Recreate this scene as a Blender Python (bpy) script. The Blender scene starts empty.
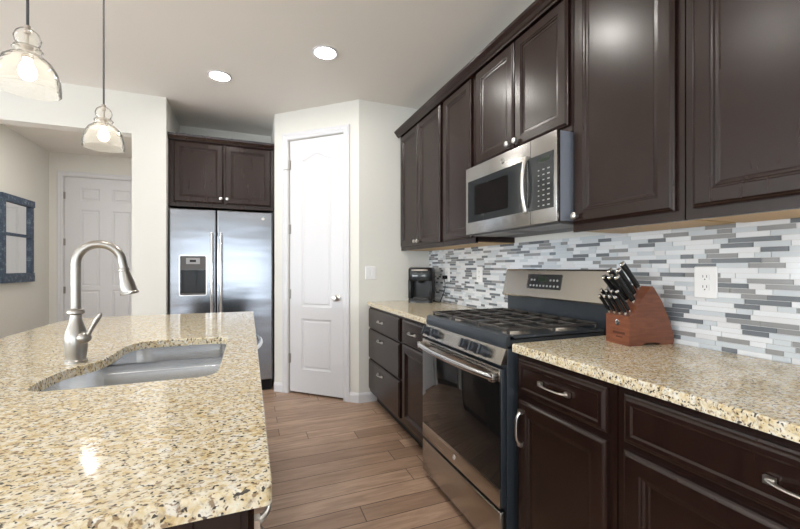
import bpy, bmesh, math, random
from math import pi, sin, cos, radians
from mathutils import Vector, Matrix

sc = bpy.context.scene
COL = sc.collection
R = random.Random(7)

# ------------------------------------------------------------------ camera, world, light, exposure
H = 1.23
YAW = radians(21.6)
cam_d = bpy.data.cameras.new('camera')
cam_d.sensor_fit = 'HORIZONTAL'
cam_d.sensor_width = 36.0
cam_d.lens = 382.0 / 800.0 * 36.0
cam_d.shift_y = (267.5 - 264.5) / 800.0
cam_d.clip_start = 0.02
cam = bpy.data.objects.new('camera', cam_d)
COL.objects.link(cam)
cam.location = (0, 0, H)
cam.rotation_euler = (pi / 2, 0, -YAW)
sc.camera = cam

world = bpy.data.worlds.new('daylight')
sc.world = world
world.use_nodes = True
bg = world.node_tree.nodes['Background']
bg.inputs[0].default_value = (0.75, 0.87, 1.0, 1)
bg.inputs[1].default_value = 1.5


def area(name, loc, rot, sx, sy, power, col):
    l = bpy.data.lights.new(name, 'AREA')
    l.shape = 'RECTANGLE'
    l.size, l.size_y = sx, sy
    l.energy = power
    l.color = col
    o = bpy.data.objects.new(name, l)
    COL.objects.link(o)
    o.location = loc
    o.rotation_euler = rot
    return o


# daylight through the rear patio door, plus three unseen windows added for fill
DAY = (0.86, 0.94, 1.0)
area('daylight_patio_door', (-0.55, -3.93, 1.12), (pi / 2 + 0.6, 0, 0), 2.4, 2.0, 32, DAY)
area('added_rear_daylight', (-3.6, -3.93, 1.45), (pi / 2 + 0.7, 0, 0), 1.8, 1.3, 100, DAY)  # unseen window light added behind the camera to fill the room
area('added_side_daylight', (-5.13, -0.6, 1.45), (pi / 2 + 0.75, 0, -pi / 2), 2.6, 1.4, 150, DAY)  # added side light, out of view, tilted up to lift the ceiling
area('added_dining_daylight', (-5.13, 2.3, 1.45), (pi / 2 + 0.75, 0, -pi / 2), 2.0, 1.4, 105, DAY)  # second added side light, out of view, for more fill

sc.view_settings.view_transform = 'Standard'
sc.view_settings.look = 'None'
sc.view_settings.gamma = 1.0
sc.view_settings.use_curve_mapping = False
sc.view_settings.exposure = 0.59
sc.cycles.use_denoising = True
sc.cycles.max_bounces = 10
sc.cycles.diffuse_bounces = 6
sc.cycles.transparent_max_bounces = 16
sc.cycles.sample_clamp_indirect = 6.0


# ------------------------------------------------------------------ materials
class NT:
    def __init__(s, m):
        s.t = m.node_tree
        s.n = s.t.nodes
        s.b = s.n['Principled BSDF']

    def new(s, ty, **kw):
        n = s.n.new(ty)
        for k, v in kw.items():
            if k.startswith('i_'):
                n.inputs[int(k[2:])].default_value = v
            else:
                setattr(n, k, v)
        return n

    def link(s, a, b):
        s.t.links.new(a, b)

    def ramp(s, src, stops, interp='LINEAR'):
        r = s.new('ShaderNodeValToRGB')
        e = r.color_ramp.elements
        r.color_ramp.interpolation = interp
        while len(e) < len(stops):
            e.new(0.5)
        for q, (p, c) in zip(e, stops):
            q.position = p
            q.color = (c[0], c[1], c[2], 1) if not isinstance(c, (int, float)) else (c, c, c, 1)
        s.link(src, r.inputs[0])
        return r.outputs[0]

    def mix(s, fac, a, b, blend='MIX'):
        m = s.new('ShaderNodeMix', data_type='RGBA', blend_type=blend)
        for sock, v in ((m.inputs[0], fac), (m.inputs[6], a), (m.inputs[7], b)):
            if isinstance(v, bpy.types.NodeSocket):
                s.link(v, sock)
            elif isinstance(v, (int, float)):
                sock.default_value = v
            else:
                sock.default_value = (v[0], v[1], v[2], 1)
        return m.outputs[2]

    def math(s, op, a, b=0.0):
        m = s.new('ShaderNodeMath', operation=op)
        for sock, v in ((m.inputs[0], a), (m.inputs[1], b)):
            if isinstance(v, bpy.types.NodeSocket):
                s.link(v, sock)
            else:
                sock.default_value = v
        return m.outputs[0]

    def coords(s, scale=(1, 1, 1), rot=(0, 0, 0), geo=False):
        if geo:
            src = s.new('ShaderNodeNewGeometry').outputs['Position']
        else:
            src = s.new('ShaderNodeTexCoord').outputs['Object']
        mp = s.new('ShaderNodeMapping')
        mp.inputs['Scale'].default_value = scale
        mp.inputs['Rotation'].default_value = rot
        s.link(src, mp.inputs[0])
        return mp.outputs[0]

    def noise(s, vec, scale, detail=3, rough=0.5, dist=0.0):
        n = s.new('ShaderNodeTexNoise')
        n.inputs['Scale'].default_value = scale
        n.inputs['Detail'].default_value = detail
        n.inputs['Roughness'].default_value = rough
        n.inputs['Distortion'].default_value = dist
        s.link(vec, n.inputs['Vector'])
        return n.outputs[0]

    def bump(s, h, strength, dist=0.002):
        b = s.new('ShaderNodeBump')
        b.inputs['Strength'].default_value = strength
        b.inputs['Distance'].default_value = dist
        s.link(h, b.inputs['Height'])
        s.link(b.outputs[0], s.b.inputs['Normal'])


def mat(name, col, rough=0.5, metal=0.0, spec=0.5, emit=None, estr=0.0, coat=0.0):
    m = bpy.data.materials.new(name)
    m.use_nodes = True
    b = m.node_tree.nodes['Principled BSDF']
    b.inputs['Base Color'].default_value = (*col, 1)
    b.inputs['Roughness'].default_value = rough
    b.inputs['Metallic'].default_value = metal
    b.inputs['Specular IOR Level'].default_value = spec
    b.inputs['Coat Weight'].default_value = coat
    if emit:
        b.inputs['Emission Color'].default_value = (*emit, 1)
        b.inputs['Emission Strength'].default_value = estr
    return m


def paint(name, col, bump=0.15, rough=0.7, scale=180):
    m = mat(name, col, rough, spec=0.3)
    t = NT(m)
    v = t.coords(geo=True)
    t.bump(t.noise(v, scale, 2), bump, 0.001)
    c = t.mix(t.noise(v, 1.3, 2), [q * 0.97 for q in col], [min(1, q * 1.02) for q in col])
    t.link(c, t.b.inputs['Base Color'])
    return m


def cabinet_wood():
    m = mat('espresso_cabinet_wood', (0.03, 0.018, 0.015), 0.27, spec=0.40)
    t = NT(m)
    v = t.coords(scale=(14, 14, 1.2), geo=True)
    n = t.noise(v, 3.0, 5, 0.6, 0.4)
    c = t.ramp(n, [(0.3, (0.0125, 0.0054, 0.0041)), (0.7, (0.0205, 0.0090, 0.0067))])
    t.link(c, t.b.inputs['Base Color'])
    return m


def granite():
    m = mat('cream_gold_granite', (0.7, 0.6, 0.42), 0.12, spec=0.5)
    t = NT(m)
    v = t.coords(scale=(1.0, 1.35, 1.0), rot=(0, 0, radians(28)), geo=True)
    big = t.noise(v, 7.0, 3, 0.55, 0.3)
    mid = t.noise(v, 58.0, 4, 0.6, 0.4)
    c = t.ramp(mid, [(0.28, (0.40, 0.29, 0.16)), (0.40, (0.62, 0.50, 0.29)), (0.50, (0.70, 0.615, 0.44)),
                     (0.60, (0.75, 0.70, 0.57)), (0.75, (0.79, 0.775, 0.72))])
    gold = t.ramp(t.noise(v, 30.0, 3, 0.6, 0.3), [(0.52, 0.0), (0.66, 0.55)])
    c = t.mix(t.math('MULTIPLY', gold, t.ramp(big, [(0.38, 0.4), (0.58, 1.0)])), c, (0.58, 0.41, 0.18))
    pale = t.ramp(t.noise(v, 44.0, 2, 0.5, 0.2), [(0.58, 0.0), (0.66, 0.70)])
    c = t.mix(pale, c, (0.76, 0.75, 0.71))
    grey = t.ramp(t.noise(v, 105.0, 3, 0.6, 0.3), [(0.55, 0.0), (0.63, 0.55)])
    c = t.mix(grey, c, (0.33, 0.29, 0.25))
    brown = t.ramp(t.noise(v, 98.0, 2, 0.5, 0.4), [(0.58, 0.0), (0.65, 0.85)])
    c = t.mix(brown, c, (0.22, 0.14, 0.075))
    dark = t.ramp(t.noise(v, 122.0, 1, 0.5, 0.2), [(0.612, 0.0), (0.655, 0.95)])
    c = t.mix(dark, c, (0.04, 0.034, 0.032))
    t.link(c, t.b.inputs['Base Color'])
    return m


def floor_wood():
    m = mat('brown_plank_floor', (0.3, 0.2, 0.14), 0.34, spec=0.45)
    t = NT(m)
    pos = t.new('ShaderNodeNewGeometry').outputs['Position']
    sp = t.new('ShaderNodeSeparateXYZ')
    t.link(pos, sp.inputs[0])
    W, L = 0.127, 1.05
    yr = t.math('DIVIDE', sp.outputs[1], W)
    row = t.math('FLOOR', yr)
    wn = t.new('ShaderNodeTexWhiteNoise', noise_dimensions='1D')
    t.link(row, wn.inputs['W'])
    xs = t.math('ADD', t.math('DIVIDE', sp.outputs[0], L), t.math('MULTIPLY', wn.outputs[0], 7.3))
    colm = t.math('FLOOR', xs)
    cmb = t.new('ShaderNodeCombineXYZ')
    t.link(row, cmb.inputs[0])
    t.link(colm, cmb.inputs[1])
    w2 = t.new('ShaderNodeTexWhiteNoise', noise_dimensions='2D')
    t.link(cmb.outputs[0], w2.inputs['Vector'])
    # grain, shifted per plank
    off = t.new('ShaderNodeVectorMath', operation='MULTIPLY_ADD')
    t.link(w2.outputs['Color'], off.inputs[0])
    off.inputs[1].default_value = (20, 20, 20)
    t.link(pos, off.inputs[2])
    mp = t.new('ShaderNodeMapping')
    mp.inputs['Scale'].default_value = (1.6, 16, 1)
    t.link(off.outputs[0], mp.inputs[0])
    g = t.noise(mp.outputs[0], 2.2, 6, 0.62, 0.8)
    base = t.ramp(w2.outputs[0], [(0.0, (0.33, 0.212, 0.146)), (0.35, (0.43, 0.286, 0.200)), (0.7, (0.48, 0.325, 0.230)), (1.0, (0.53, 0.365, 0.262))])
    c = t.mix(t.ramp(g, [(0.30, 0.60), (0.62, 0.0)]), base, (0.17, 0.10, 0.064))
    fy = t.math('FRACT', yr)
    fx = t.math('FRACT', xs)
    ey = t.math('MINIMUM', fy, t.math('SUBTRACT', 1.0, fy))
    ex = t.math('MULTIPLY', t.math('MINIMUM', fx, t.math('SUBTRACT', 1.0, fx)), L / W)
    e = t.math('MINIMUM', ex, ey)
    gap = t.ramp(e, [(0.010, 1.0), (0.026, 0.0)])
    c = t.mix(t.math('MULTIPLY', gap, 0.95), c, (0.06, 0.035, 0.022))
    t.link(c, t.b.inputs['Base Color'])
    t.link(t.ramp(g, [(0.3, 0.40), (0.7, 0.30)]), t.b.inputs['Roughness'])
    hgt = t.mix(gap, g, 0.0 * 1 if False else (0, 0, 0))
    t.bump(hgt, 0.12, 0.002)
    return m


def steel(name, col=(0.60, 0.60, 0.61), rough=0.26, axis='X', wave=0.0):
    m = mat(name, col, rough, 1.0)
    t = NT(m)
    sc_ = {'X': (2, 2, 260), 'Z': (260, 260, 2), 'Y': (2, 260, 2)}[axis]
    v = t.coords(scale=sc_, geo=True)
    n = t.noise(v, 1.0, 3)
    t.link(t.ramp(n, [(0.2, rough * 0.93), (0.8, rough * 1.07)]), t.b.inputs['Roughness'])
    if wave:
        v2 = t.coords(scale=(0.9, 0.9, 5.0), geo=True)
        t.bump(t.noise(v2, 2.0, 1), wave, 0.02)
    return m


def glass_shade():
    m = bpy.data.materials.new('seeded_clear_glass')
    m.use_nodes = True
    nt = m.node_tree
    n = nt.nodes
    n.clear()
    out = n.new('ShaderNodeOutputMaterial')
    tr = n.new('ShaderNodeBsdfTransparent')
    tr.inputs[0].default_value = (0.99, 0.99, 0.98, 1)
    gl = n.new('ShaderNodeBsdfGlossy')
    gl.inputs['Roughness'].default_value = 0.08
    tl = n.new('ShaderNodeBsdfTranslucent')
    tl.inputs[0].default_value = (0.95, 0.92, 0.86, 1)
    df = n.new('ShaderNodeBsdfDiffuse')
    df.inputs[0].default_value = (0.95, 0.92, 0.86, 1)
    tc = n.new('ShaderNodeTexCoord')
    vo = n.new('ShaderNodeTexVoronoi')
    vo.inputs['Scale'].default_value = 110
    rp = n.new('ShaderNodeValToRGB')
    rp.color_ramp.elements[0].position = 0.05
    rp.color_ramp.elements[0].color = (0.26, 0.26, 0.26, 1)
    rp.color_ramp.elements[1].position = 0.35
    rp.color_ramp.elements[1].color = (0.15, 0.15, 0.15, 1)
    nt.links.new(tc.outputs['Object'], vo.inputs['Vector'])
    nt.links.new(vo.outputs['Distance'], rp.inputs[0])
    bp = n.new('ShaderNodeBump')
    bp.inputs['Strength'].default_value = 0.4
    bp.inputs['Distance'].default_value = 0.002
    nt.links.new(vo.outputs['Distance'], bp.inputs['Height'])
    nt.links.new(bp.outputs[0], gl.inputs['Normal'])
    m0 = n.new('ShaderNodeMixShader')
    m0.inputs[0].default_value = 0.5
    nt.links.new(tl.outputs[0], m0.inputs[1])
    nt.links.new(df.outputs[0], m0.inputs[2])
    m1 = n.new('ShaderNodeMixShader')
    nt.links.new(rp.outputs[0], m1.inputs[0])
    nt.links.new(tr.outputs[0], m1.inputs[1])
    nt.links.new(m0.outputs[0], m1.inputs[2])
    fr = n.new('ShaderNodeLayerWeight')
    fr.inputs['Blend'].default_value = 0.10
    m2 = n.new('ShaderNodeMixShader')
    nt.links.new(fr.outputs['Fresnel'], m2.inputs[0])
    nt.links.new(m1.outputs[0], m2.inputs[1])
    nt.links.new(gl.outputs[0], m2.inputs[2])
    nt.links.new(m2.outputs[0], out.inputs[0])
    return m


def distressed_blue():
    m = mat('distressed_blue_paint', (0.05, 0.09, 0.16), 0.6)
    t = NT(m)
    v = t.coords(geo=True)
    n = t.noise(v, 22, 5, 0.7)
    c = t.ramp(n, [(0.35, (0.030, 0.048, 0.085)), (0.55, (0.060, 0.088, 0.14)), (0.66, (0.20, 0.25, 0.30)), (0.72, (0.33, 0.33, 0.31))])
    t.link(c, t.b.inputs['Base Color'])
    t.bump(n, 0.4, 0.003)
    return m


def block_wood():
    m = mat('reddish_brown_block_wood', (0.25, 0.08, 0.035), 0.4)
    t = NT(m)
    v = t.coords(scale=(6, 6, 40))
    n = t.noise(v, 1.6, 5, 0.6, 0.8)
    c = t.ramp(n, [(0.3, (0.115, 0.036, 0.017)), (0.7, (0.215, 0.072, 0.035))])
    t.link(c, t.b.inputs['Base Color'])
    return m


M = dict(
    wall=paint('cream_wall_paint', (0.70, 0.69, 0.65)),
    ceil=paint('ceiling_paint', (0.78, 0.755, 0.715), 0.3, 0.85, 90),
    white=paint('white_semigloss_trim', (0.66, 0.66, 0.685), 0.0, 0.35),
    cab=cabinet_wood(), granite=granite(), floor=floor_wood(),
    maple=paint('pale_maple_underside', (0.60, 0.42, 0.22), 0.05, 0.5, 60),
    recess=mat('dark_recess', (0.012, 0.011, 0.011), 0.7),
    steel=steel('brushed_stainless', (0.50, 0.465, 0.42), axis='X'),
    steelf=steel('fridge_stainless', (0.31, 0.325, 0.355), 0.20, 'X', 0.10),
    steelmw=steel('microwave_stainless', (0.34, 0.33, 0.32), axis='X'),
    steelv=steel('brushed_stainless_upright', axis='Z'),
    sinksteel=steel('satin_sink_steel', (0.64, 0.65, 0.67), 0.24, 'X'),
    nickel=mat('brushed_nickel', (0.37, 0.35, 0.325), 0.30, 1.0),
    satin=mat('satin_nickel_pull', (0.72, 0.70, 0.67), 0.28, 1.0),
    chrome=mat('polished_chrome', (0.82, 0.82, 0.82), 0.10, 1.0),
    enamel=mat('charcoal_enamel', (0.030, 0.036, 0.044), 0.30),
    blackp=mat('black_plastic', (0.010, 0.010, 0.011), 0.25, spec=0.3),
    blackm=mat('matte_black_plastic', (0.008, 0.008, 0.009), 0.32, spec=0.25),
    iron=mat('cast_iron', (0.050, 0.045, 0.042), 0.36),
    dglass=mat('dark_oven_glass', (0.010, 0.009, 0.009), 0.05, spec=0.38),
    mglass=mat('dark_microwave_glass', (0.028, 0.031, 0.033), 0.08, spec=0.6),
    panelg=mat('dark_control_panel', (0.020, 0.020, 0.022), 0.25),
    lcd=mat('green_clock_display', (0.004, 0.012, 0.004), 0.3, emit=(0.15, 0.5, 0.12), estr=0.008),
    legend=mat('pale_legend', (0.30, 0.31, 0.31), 0.5),
    greyp=mat('grey_plastic', (0.30, 0.30, 0.31), 0.45),
    dgreyp=mat('dark_grey_plastic', (0.075, 0.07, 0.068), 0.42),
    alu=mat('brushed_burner_aluminium', (0.45, 0.42, 0.38), 0.45, 1.0),
    brass=mat('burner_ring', (0.55, 0.40, 0.24), 0.4, 1.0),
    bronze=mat('dark_bronze', (0.05, 0.042, 0.036), 0.4, 0.8),
    plate=mat('white_plastic_plate', (0.80, 0.80, 0.81), 0.35),
    slot=mat('outlet_slot', (0.08, 0.08, 0.08), 0.6),
    twhite=mat('white_glass_tile', (0.72, 0.74, 0.77), 0.12),
    tpale=mat('pale_blue_grey_tile', (0.56, 0.60, 0.64), 0.10),
    tmarble=paint('marble_tile', (0.68, 0.68, 0.70), 0.0, 0.22, 20),
    tmid=mat('mid_grey_tile', (0.28, 0.28, 0.285), 0.18),
    tdark=mat('slate_grey_tile', (0.165, 0.18, 0.20), 0.10),
    grout=mat('pale_grout', (0.62, 0.62, 0.62), 0.85),
    shade=glass_shade(), blue=distressed_blue(), block=block_wood(),
    mirror=mat('mirror_glass', (0.86, 0.88, 0.88), 0.02, 1.0),
    bulb=mat('warm_bulb', (1, 0.9, 0.75), 0.4, emit=(1.0, 0.90, 0.76), estr=5),
    can=mat('downlight_lens', (1, 1, 1), 0.4, emit=(1.0, 0.96, 0.90), estr=110),
    filament=mat('socket_metal', (0.42, 0.37, 0.32), 0.3, 1.0),
    cord=mat('grey_cloth_cord', (0.075, 0.075, 0.08), 0.7),
    dark_text=mat('dark_engraving', (0.07, 0.02, 0.012), 0.6),
    mwbody=mat('blue_grey_painted_metal', (0.20, 0.22, 0.265), 0.35),
    tank=mat('smoked_tank', (0.03, 0.035, 0.04), 0.08),
)


# ------------------------------------------------------------------ mesh builder
WM = {}


class B:
    def __init__(s):
        s.bm = bmesh.new()
        s.mi = 0

    def face(s, vs):
        try:
            f = s.bm.faces.new(vs)
            f.material_index = s.mi
            return f
        except ValueError:
            return None

    def _merge(s, t):
        for f in t.faces:
            f.material_index = s.mi
        me = bpy.data.meshes.new('t')
        t.to_mesh(me)
        t.free()
        s.bm.from_mesh(me)
        bpy.data.meshes.remove(me)

    def box(s, x0, x1, y0, y1, z0, z1, bev=0.0, seg=2, mx=None):
        t = bmesh.new()
        bmesh.ops.create_cube(t, size=1)
        bmesh.ops.transform(t, matrix=Matrix.Translation(((x0 + x1) / 2, (y0 + y1) / 2, (z0 + z1) / 2)) @ Matrix.Diagonal((abs(x1 - x0), abs(y1 - y0), abs(z1 - z0), 1)), verts=t.verts)
        if bev:
            bmesh.ops.bevel(t, geom=t.edges[:], offset=bev, segments=seg, affect='EDGES', profile=0.5)
        if mx is not None:
            bmesh.ops.transform(t, matrix=mx, verts=t.verts)
        s._merge(t)
        return s

    def rings(s, rings, cap0=True, cap1=True, closed=True):
        vr = [[s.bm.verts.new(p) for p in r] for r in rings]
        n = len(vr[0])
        for a, b in zip(vr, vr[1:]):
            for i in range(n if closed else n - 1):
                j = (i + 1) % n
                s.face([a[i], a[j], b[j], b[i]])
        if cap0:
            s.face(vr[0][::-1])
        if cap1:
            s.face(vr[-1])
        return s

    def lathe(s, prof, mx=None, seg=28, cap0=True, cap1=True):
        mx = mx or Matrix()
        rs = [[mx @ Vector((max(r, 1e-5) * cos(2 * pi * k / seg), max(r, 1e-5) * sin(2 * pi * k / seg), z)) for k in range(seg)] for r, z in prof]
        return s.rings(rs, cap0, cap1)

    def tube(s, pts, r, seg=10, flat=1.0, up=None, closed=False):
        pts = [Vector(p) for p in pts]
        n = len(pts)
        rr = r if isinstance(r, (list, tuple)) else [r] * n
        rs = []
        side = None
        for i, p in enumerate(pts):
            d = (pts[min(i + 1, n - 1)] - pts[max(i - 1, 0)]).normalized()
            if side is None:
                u = Vector(up) if up else (Vector((0, 0, 1)) if abs(d.z) < 0.9 else Vector((0, 1, 0)))
                side = d.cross(u).normalized()
            else:
                side = (side - d * side.dot(d)).normalized()
            nn = side.cross(d).normalized()
            rs.append([p + side * (rr[i] * cos(2 * pi * k / seg)) + nn * (rr[i] * flat * sin(2 * pi * k / seg)) for k in range(seg)])
        return s.rings(rs)

    def prism(s, poly, f, d0, d1):
        """poly of 2D points; f(u, v, d) -> 3D"""
        return s.rings([[f(u, v, d0) for u, v in poly], [f(u, v, d1) for u, v in poly]])

    def fill(s, loops, f, d):
        """flat face bounded by 2D loops (first outer, the rest holes)"""
        t = bmesh.new()
        for lp in loops:
            vs = [t.verts.new((u, v, 0)) for u, v in lp]
            for i in range(len(vs)):
                t.edges.new((vs[i], vs[(i + 1) % len(vs)]))
        bmesh.ops.triangle_fill(t, use_beauty=True, use_dissolve=False, edges=t.edges[:])
        mp = {}
        for fc in t.faces:
            vs = []
            for v in fc.verts:
                if v not in mp:
                    mp[v] = s.bm.verts.new(f(v.co.x, v.co.y, d))
                vs.append(mp[v])
            s.face(vs)
        t.free()
        return s

    def loft2(s, polys, f, cap=True):
        """[(poly, depth), ...] rings in a plane frame"""
        return s.rings([[f(u, v, d) for u, v in p] for p, d in polys], False, cap)

    def build(s, name, m, parent=None, smooth=True, angle=35, xf=None):
        bm = s.bm
        bmesh.ops.remove_doubles(bm, verts=bm.verts[:], dist=1e-5)
        bmesh.ops.recalc_face_normals(bm, faces=bm.faces[:])
        if xf is not None:
            bmesh.ops.transform(bm, matrix=xf, verts=bm.verts[:])
        o = None
        me = bpy.data.meshes.new(name)
        o = bpy.data.objects.new(name, me)
        COL.objects.link(o)
        if parent is not None:
            o.parent = parent
            w = WM.get(parent.name, Matrix())
            bmesh.ops.transform(bm, matrix=w.inverted(), verts=bm.verts[:])
            WM[o.name] = w
        bm.to_mesh(me)
        bm.free()
        for q in (m if isinstance(m, (list, tuple)) else [m]):
            me.materials.append(M[q])
        if smooth:
            for p in me.polygons:
                p.use_smooth = True
            me.set_sharp_from_angle(angle=radians(angle))
        return o


def thing(name, label, cat, loc, group=None, rz=0.0):
    o = bpy.data.objects.new(name, None)
    COL.objects.link(o)
    o.empty_display_size = 0.05
    o.location = loc
    o.rotation_euler = (0, 0, rz)
    o['label'] = label
    o['category'] = cat
    if group:
        o['group'] = group
    WM[o.name] = Matrix.Translation(loc) @ Matrix.Rotation(rz, 4, 'Z')
    return o


def tag(o, label, cat, group=None):
    o['label'] = label
    o['category'] = cat
    if group:
        o['group'] = group
    return o


def struct(o, label=None):
    o['kind'] = 'structure'
    if label:
        o['label'] = label
    return o


def frame(o, u, n):
    """plane frame: u across, z up, n outwards -> f(a, b, d)"""
    o, u, n = Vector(o), Vector(u).normalized(), Vector(n).normalized()
    z = Vector((0, 0, 1))
    return lambda a, b, d: o + u * a + z * b + n * d


def rect(a0, a1, b0, b1):
    return [(a0, b0), (a1, b0), (a1, b1), (a0, b1)]


def inset(poly, d):
    """move each side of a counter-clockwise polygon inwards by d"""
    n = len(poly)
    out = []
    for i in range(n):
        p0, p1, p2 = Vector(poly[i - 1]), Vector(poly[i]), Vector(poly[(i + 1) % n])
        e1, e2 = (p1 - p0).normalized(), (p2 - p1).normalized()
        n1, n2 = Vector((-e1.y, e1.x)), Vector((-e2.y, e2.x))
        k = max(0.3, 1 + n1.dot(n2))
        q = p1 + (n1 + n2) * (d / k)
        out.append((q.x, q.y))
    return out


def round_poly(pts, seg=6):
    """[(x, y, r)] -> polygon with rounded corners"""
    n = len(pts)
    out = []
    for i in range(n):
        p0, p1, p2 = Vector(pts[i - 1][:2]), Vector(pts[i][:2]), Vector(pts[(i + 1) % n][:2])
        r = pts[i][2]
        if r <= 0:
            out.append(tuple(p1))
            continue
        a, b = (p0 - p1).normalized(), (p2 - p1).normalized()
        ang = a.angle(b)
        t = r / math.tan(ang / 2)
        s0, s1 = p1 + a * t, p1 + b * t
        c = p1 + (a + b).normalized() * (r / sin(ang / 2))
        a0 = math.atan2((s0 - c).y, (s0 - c).x)
        a1 = math.atan2((s1 - c).y, (s1 - c).x)
        d = (a1 - a0 + pi) % (2 * pi) - pi
        for k in range(seg + 1):
            th = a0 + d * k / seg
            out.append((c.x + r * cos(th), c.y + r * sin(th)))
    return out


# ------------------------------------------------------------------ the room
CZ = 2.757
XW = 1.645
YP = 3.362          # pantry side wall
YL = 3.965          # wall with the hall opening
XA = -0.69          # left side of the fridge alcove
PA, PB = Vector((0.93, YP, 0)), Vector((0.24, 4.0, 0))

struct(B().box(-5.3, XW + 0.12, -4.12, 6.5, -0.06, 0).build('floor', 'floor', smooth=False))
struct(B().box(-5.3, XW + 0.12, -4.12, 6.5, CZ, CZ + 0.08).build('ceiling', 'ceil', smooth=False))
struct(B().box(XW, XW + 0.12, -4.0, 4.8, 0, CZ).build('wall_right', 'wall', smooth=False))
fl = frame((0, YL, 0), (1, 0, 0), (0, 1, 0))
struct(B().prism([(-5.2, 0), (-2.5, 0), (-2.5, 2.402), (-0.95, 2.402), (-0.95, 0), (XA, 0), (XA, CZ), (-5.2, CZ)], fl, 0, 0.13).build('wall_left', 'wall', smooth=False))
struct(B().box(XA - 0.11, XA, YL + 0.13, 6.36, 0, CZ).build('wall_alcove', 'wall', smooth=False))
struct(B().box(XA, XW, 4.69, 4.80, 0, CZ).build('wall_back', 'wall', smooth=False))
struct(B().box(-2.54, -2.44, YL + 0.13, 6.36, 0, CZ).build('wall_hall_left', 'wall', smooth=False))
struct(B().prism([(-2.54, 0), (-2.287, 0), (-2.287, 2.446), (-1.37, 2.446), (-1.37, 0), (XA, 0), (XA, CZ), (-2.54, CZ)],
                 frame((0, 6.36, 0), (1, 0, 0), (0, 1, 0)), 0, 0.12).build('wall_hall_back', 'wall', smooth=False))
# pantry closet: a side wall, a short return beside the fridge and the diagonal wall with the door
struct(B().box(0.93, XW, YP, YP + 0.1, 0, CZ).build('wall_pantry_side', 'wall', smooth=False))
struct(B().box(0.24, 0.34, 4.0, 4.69, 0, CZ).build('wall_pantry_return', 'wall', smooth=False))
du = (PA - PB).normalized()                     # left to right as seen
dn = Vector((du.y, -du.x, 0))                   # towards the room
LW = (PA - PB).length
fp = frame(PB, du, dn)
D0, D1 = LW - 0.770, LW - 0.160                 # door opening along the wall
DT = 2.474
struct(B().prism([(0, 0), (D0, 0), (D0, DT), (D1, DT), (D1, 0), (LW, 0), (LW, CZ), (0, CZ)], fp, -0.1, 0).build('wall_pantry_front', 'wall', smooth=False))
# behind and left of the camera
struct(B().prism([(-5.2, 0), (-1.75, 0), (-1.75, 2.12), (0.65, 2.12), (0.65, 0), (XW, 0), (XW, CZ), (-5.2, CZ)],
                 frame((0, -4.0, 0), (1, 0, 0), (0, -1, 0)), 0, 0.12).build('wall_rear', 'wall', smooth=False))
struct(B().box(-5.3, -5.2, -4.0, 6.36, 0, CZ).build('wall_far_left', 'wall', smooth=False))


def window_unit(name, o, u, n, w, z0, z1):
    f = frame(o, u, n)
    b = B()
    t = 0.06
    for r in (rect(0, w, z0, z0 + t), rect(0, w, z1 - t, z1), rect(0, t, z0 + t, z1 - t), rect(w - t, w, z0 + t, z1 - t), rect(w / 2 - 0.03, w / 2 + 0.03, z0 + t, z1 - t)):
        b.prism(r, f, 0, 0.05)
    return struct(b.build(name, 'white', smooth=False))


window_unit('window_1', (-1.75, -4.0, 0), (1, 0, 0), (0, 1, 0), 2.4, 0.02, 2.12)
window_unit('added_window_2', (-4.5, -4.0, 0), (1, 0, 0), (0, 1, 0), 1.8, 0.8, 2.1)  # frame of the added rear window, out of view
window_unit('added_window_3', (-5.2, -1.9, 0), (0, 1, 0), (1, 0, 0), 2.6, 0.75, 2.15)  # frame round the added side light, unseen
window_unit('added_window_4', (-5.2, 1.3, 0), (0, 1, 0), (1, 0, 0), 2.0, 0.75, 2.15)  # frame round the second added side light, unseen


# baseboards
def baseboard(name, o, u, n, segs):
    f = frame(o, u, n)
    b = B()
    for a0, a1 in segs:
        prof = [(0, 0.001), (0.012, 0.001), (0.012, 0.065), (0.008, 0.078), (0.006, 0.085), (0, 0.09)]
        b.rings([[f(a, z, d) for d, z in prof] for a in (a0, a1)])
    return struct(b.build(name, 'white', smooth=False))


baseboard('baseboard_pantry_front', PB, du, dn, [(0.0, D0 - 0.06), (D1 + 0.06, LW + 0.006)])
baseboard('baseboard_pantry_side', (0.93, YP, 0), (1, 0, 0), (0, -1, 0), [(-0.006, 0.16)])
baseboard('baseboard_left', (0, YL, 0), (1, 0, 0), (0, -1, 0), [(-5.2, -2.5), (-0.95, XA)])
baseboard('baseboard_hall_left', (-2.44, 4.1, 0), (0, 1, 0), (1, 0, 0), [(0, 2.26)])
baseboard('baseboard_hall_back', (0, 6.36, 0), (1, 0, 0), (0, -1, 0), [(-2.44, -2.36), (-1.30, XA - 0.11)])


# ------------------------------------------------------------------ doors
def casing(name, f, a0, a1, z1, w=0.062):
    """moulded trim round an opening, mitred"""
    b = B()
    prof = [(0, 0), (0, 0.010), (0.012, 0.014), (0.03, 0.012), (w - 0.012, 0.018), (w, 0.016), (w, 0)]
    rs = []
    for d, h in prof:
        rs.append([f(a0 - d, 0.001, h), f(a0 - d, z1 + d, h), f(a1 + d, z1 + d, h), f(a1 + d, 0.001, h)])
    b.rings(rs, False, False, closed=False)
    # ends and back
    for k in (0, 3):
        b.face([b.bm.verts.new(r[k]) for r in rs])
    return struct(b.build(name, 'white', smooth=False))


def panelled(b, f, outer, panels, d, depth=0.008):
    b.fill([outer] + panels, f, d)
    for p in panels:
        b.loft2([(p, d), (inset(p, 0.006), d - depth * 0.6), (inset(p, 0.016), d - depth), (inset(p, 0.022), d - depth), (inset(p, 0.034), d - depth * 0.35)], f)


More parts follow.
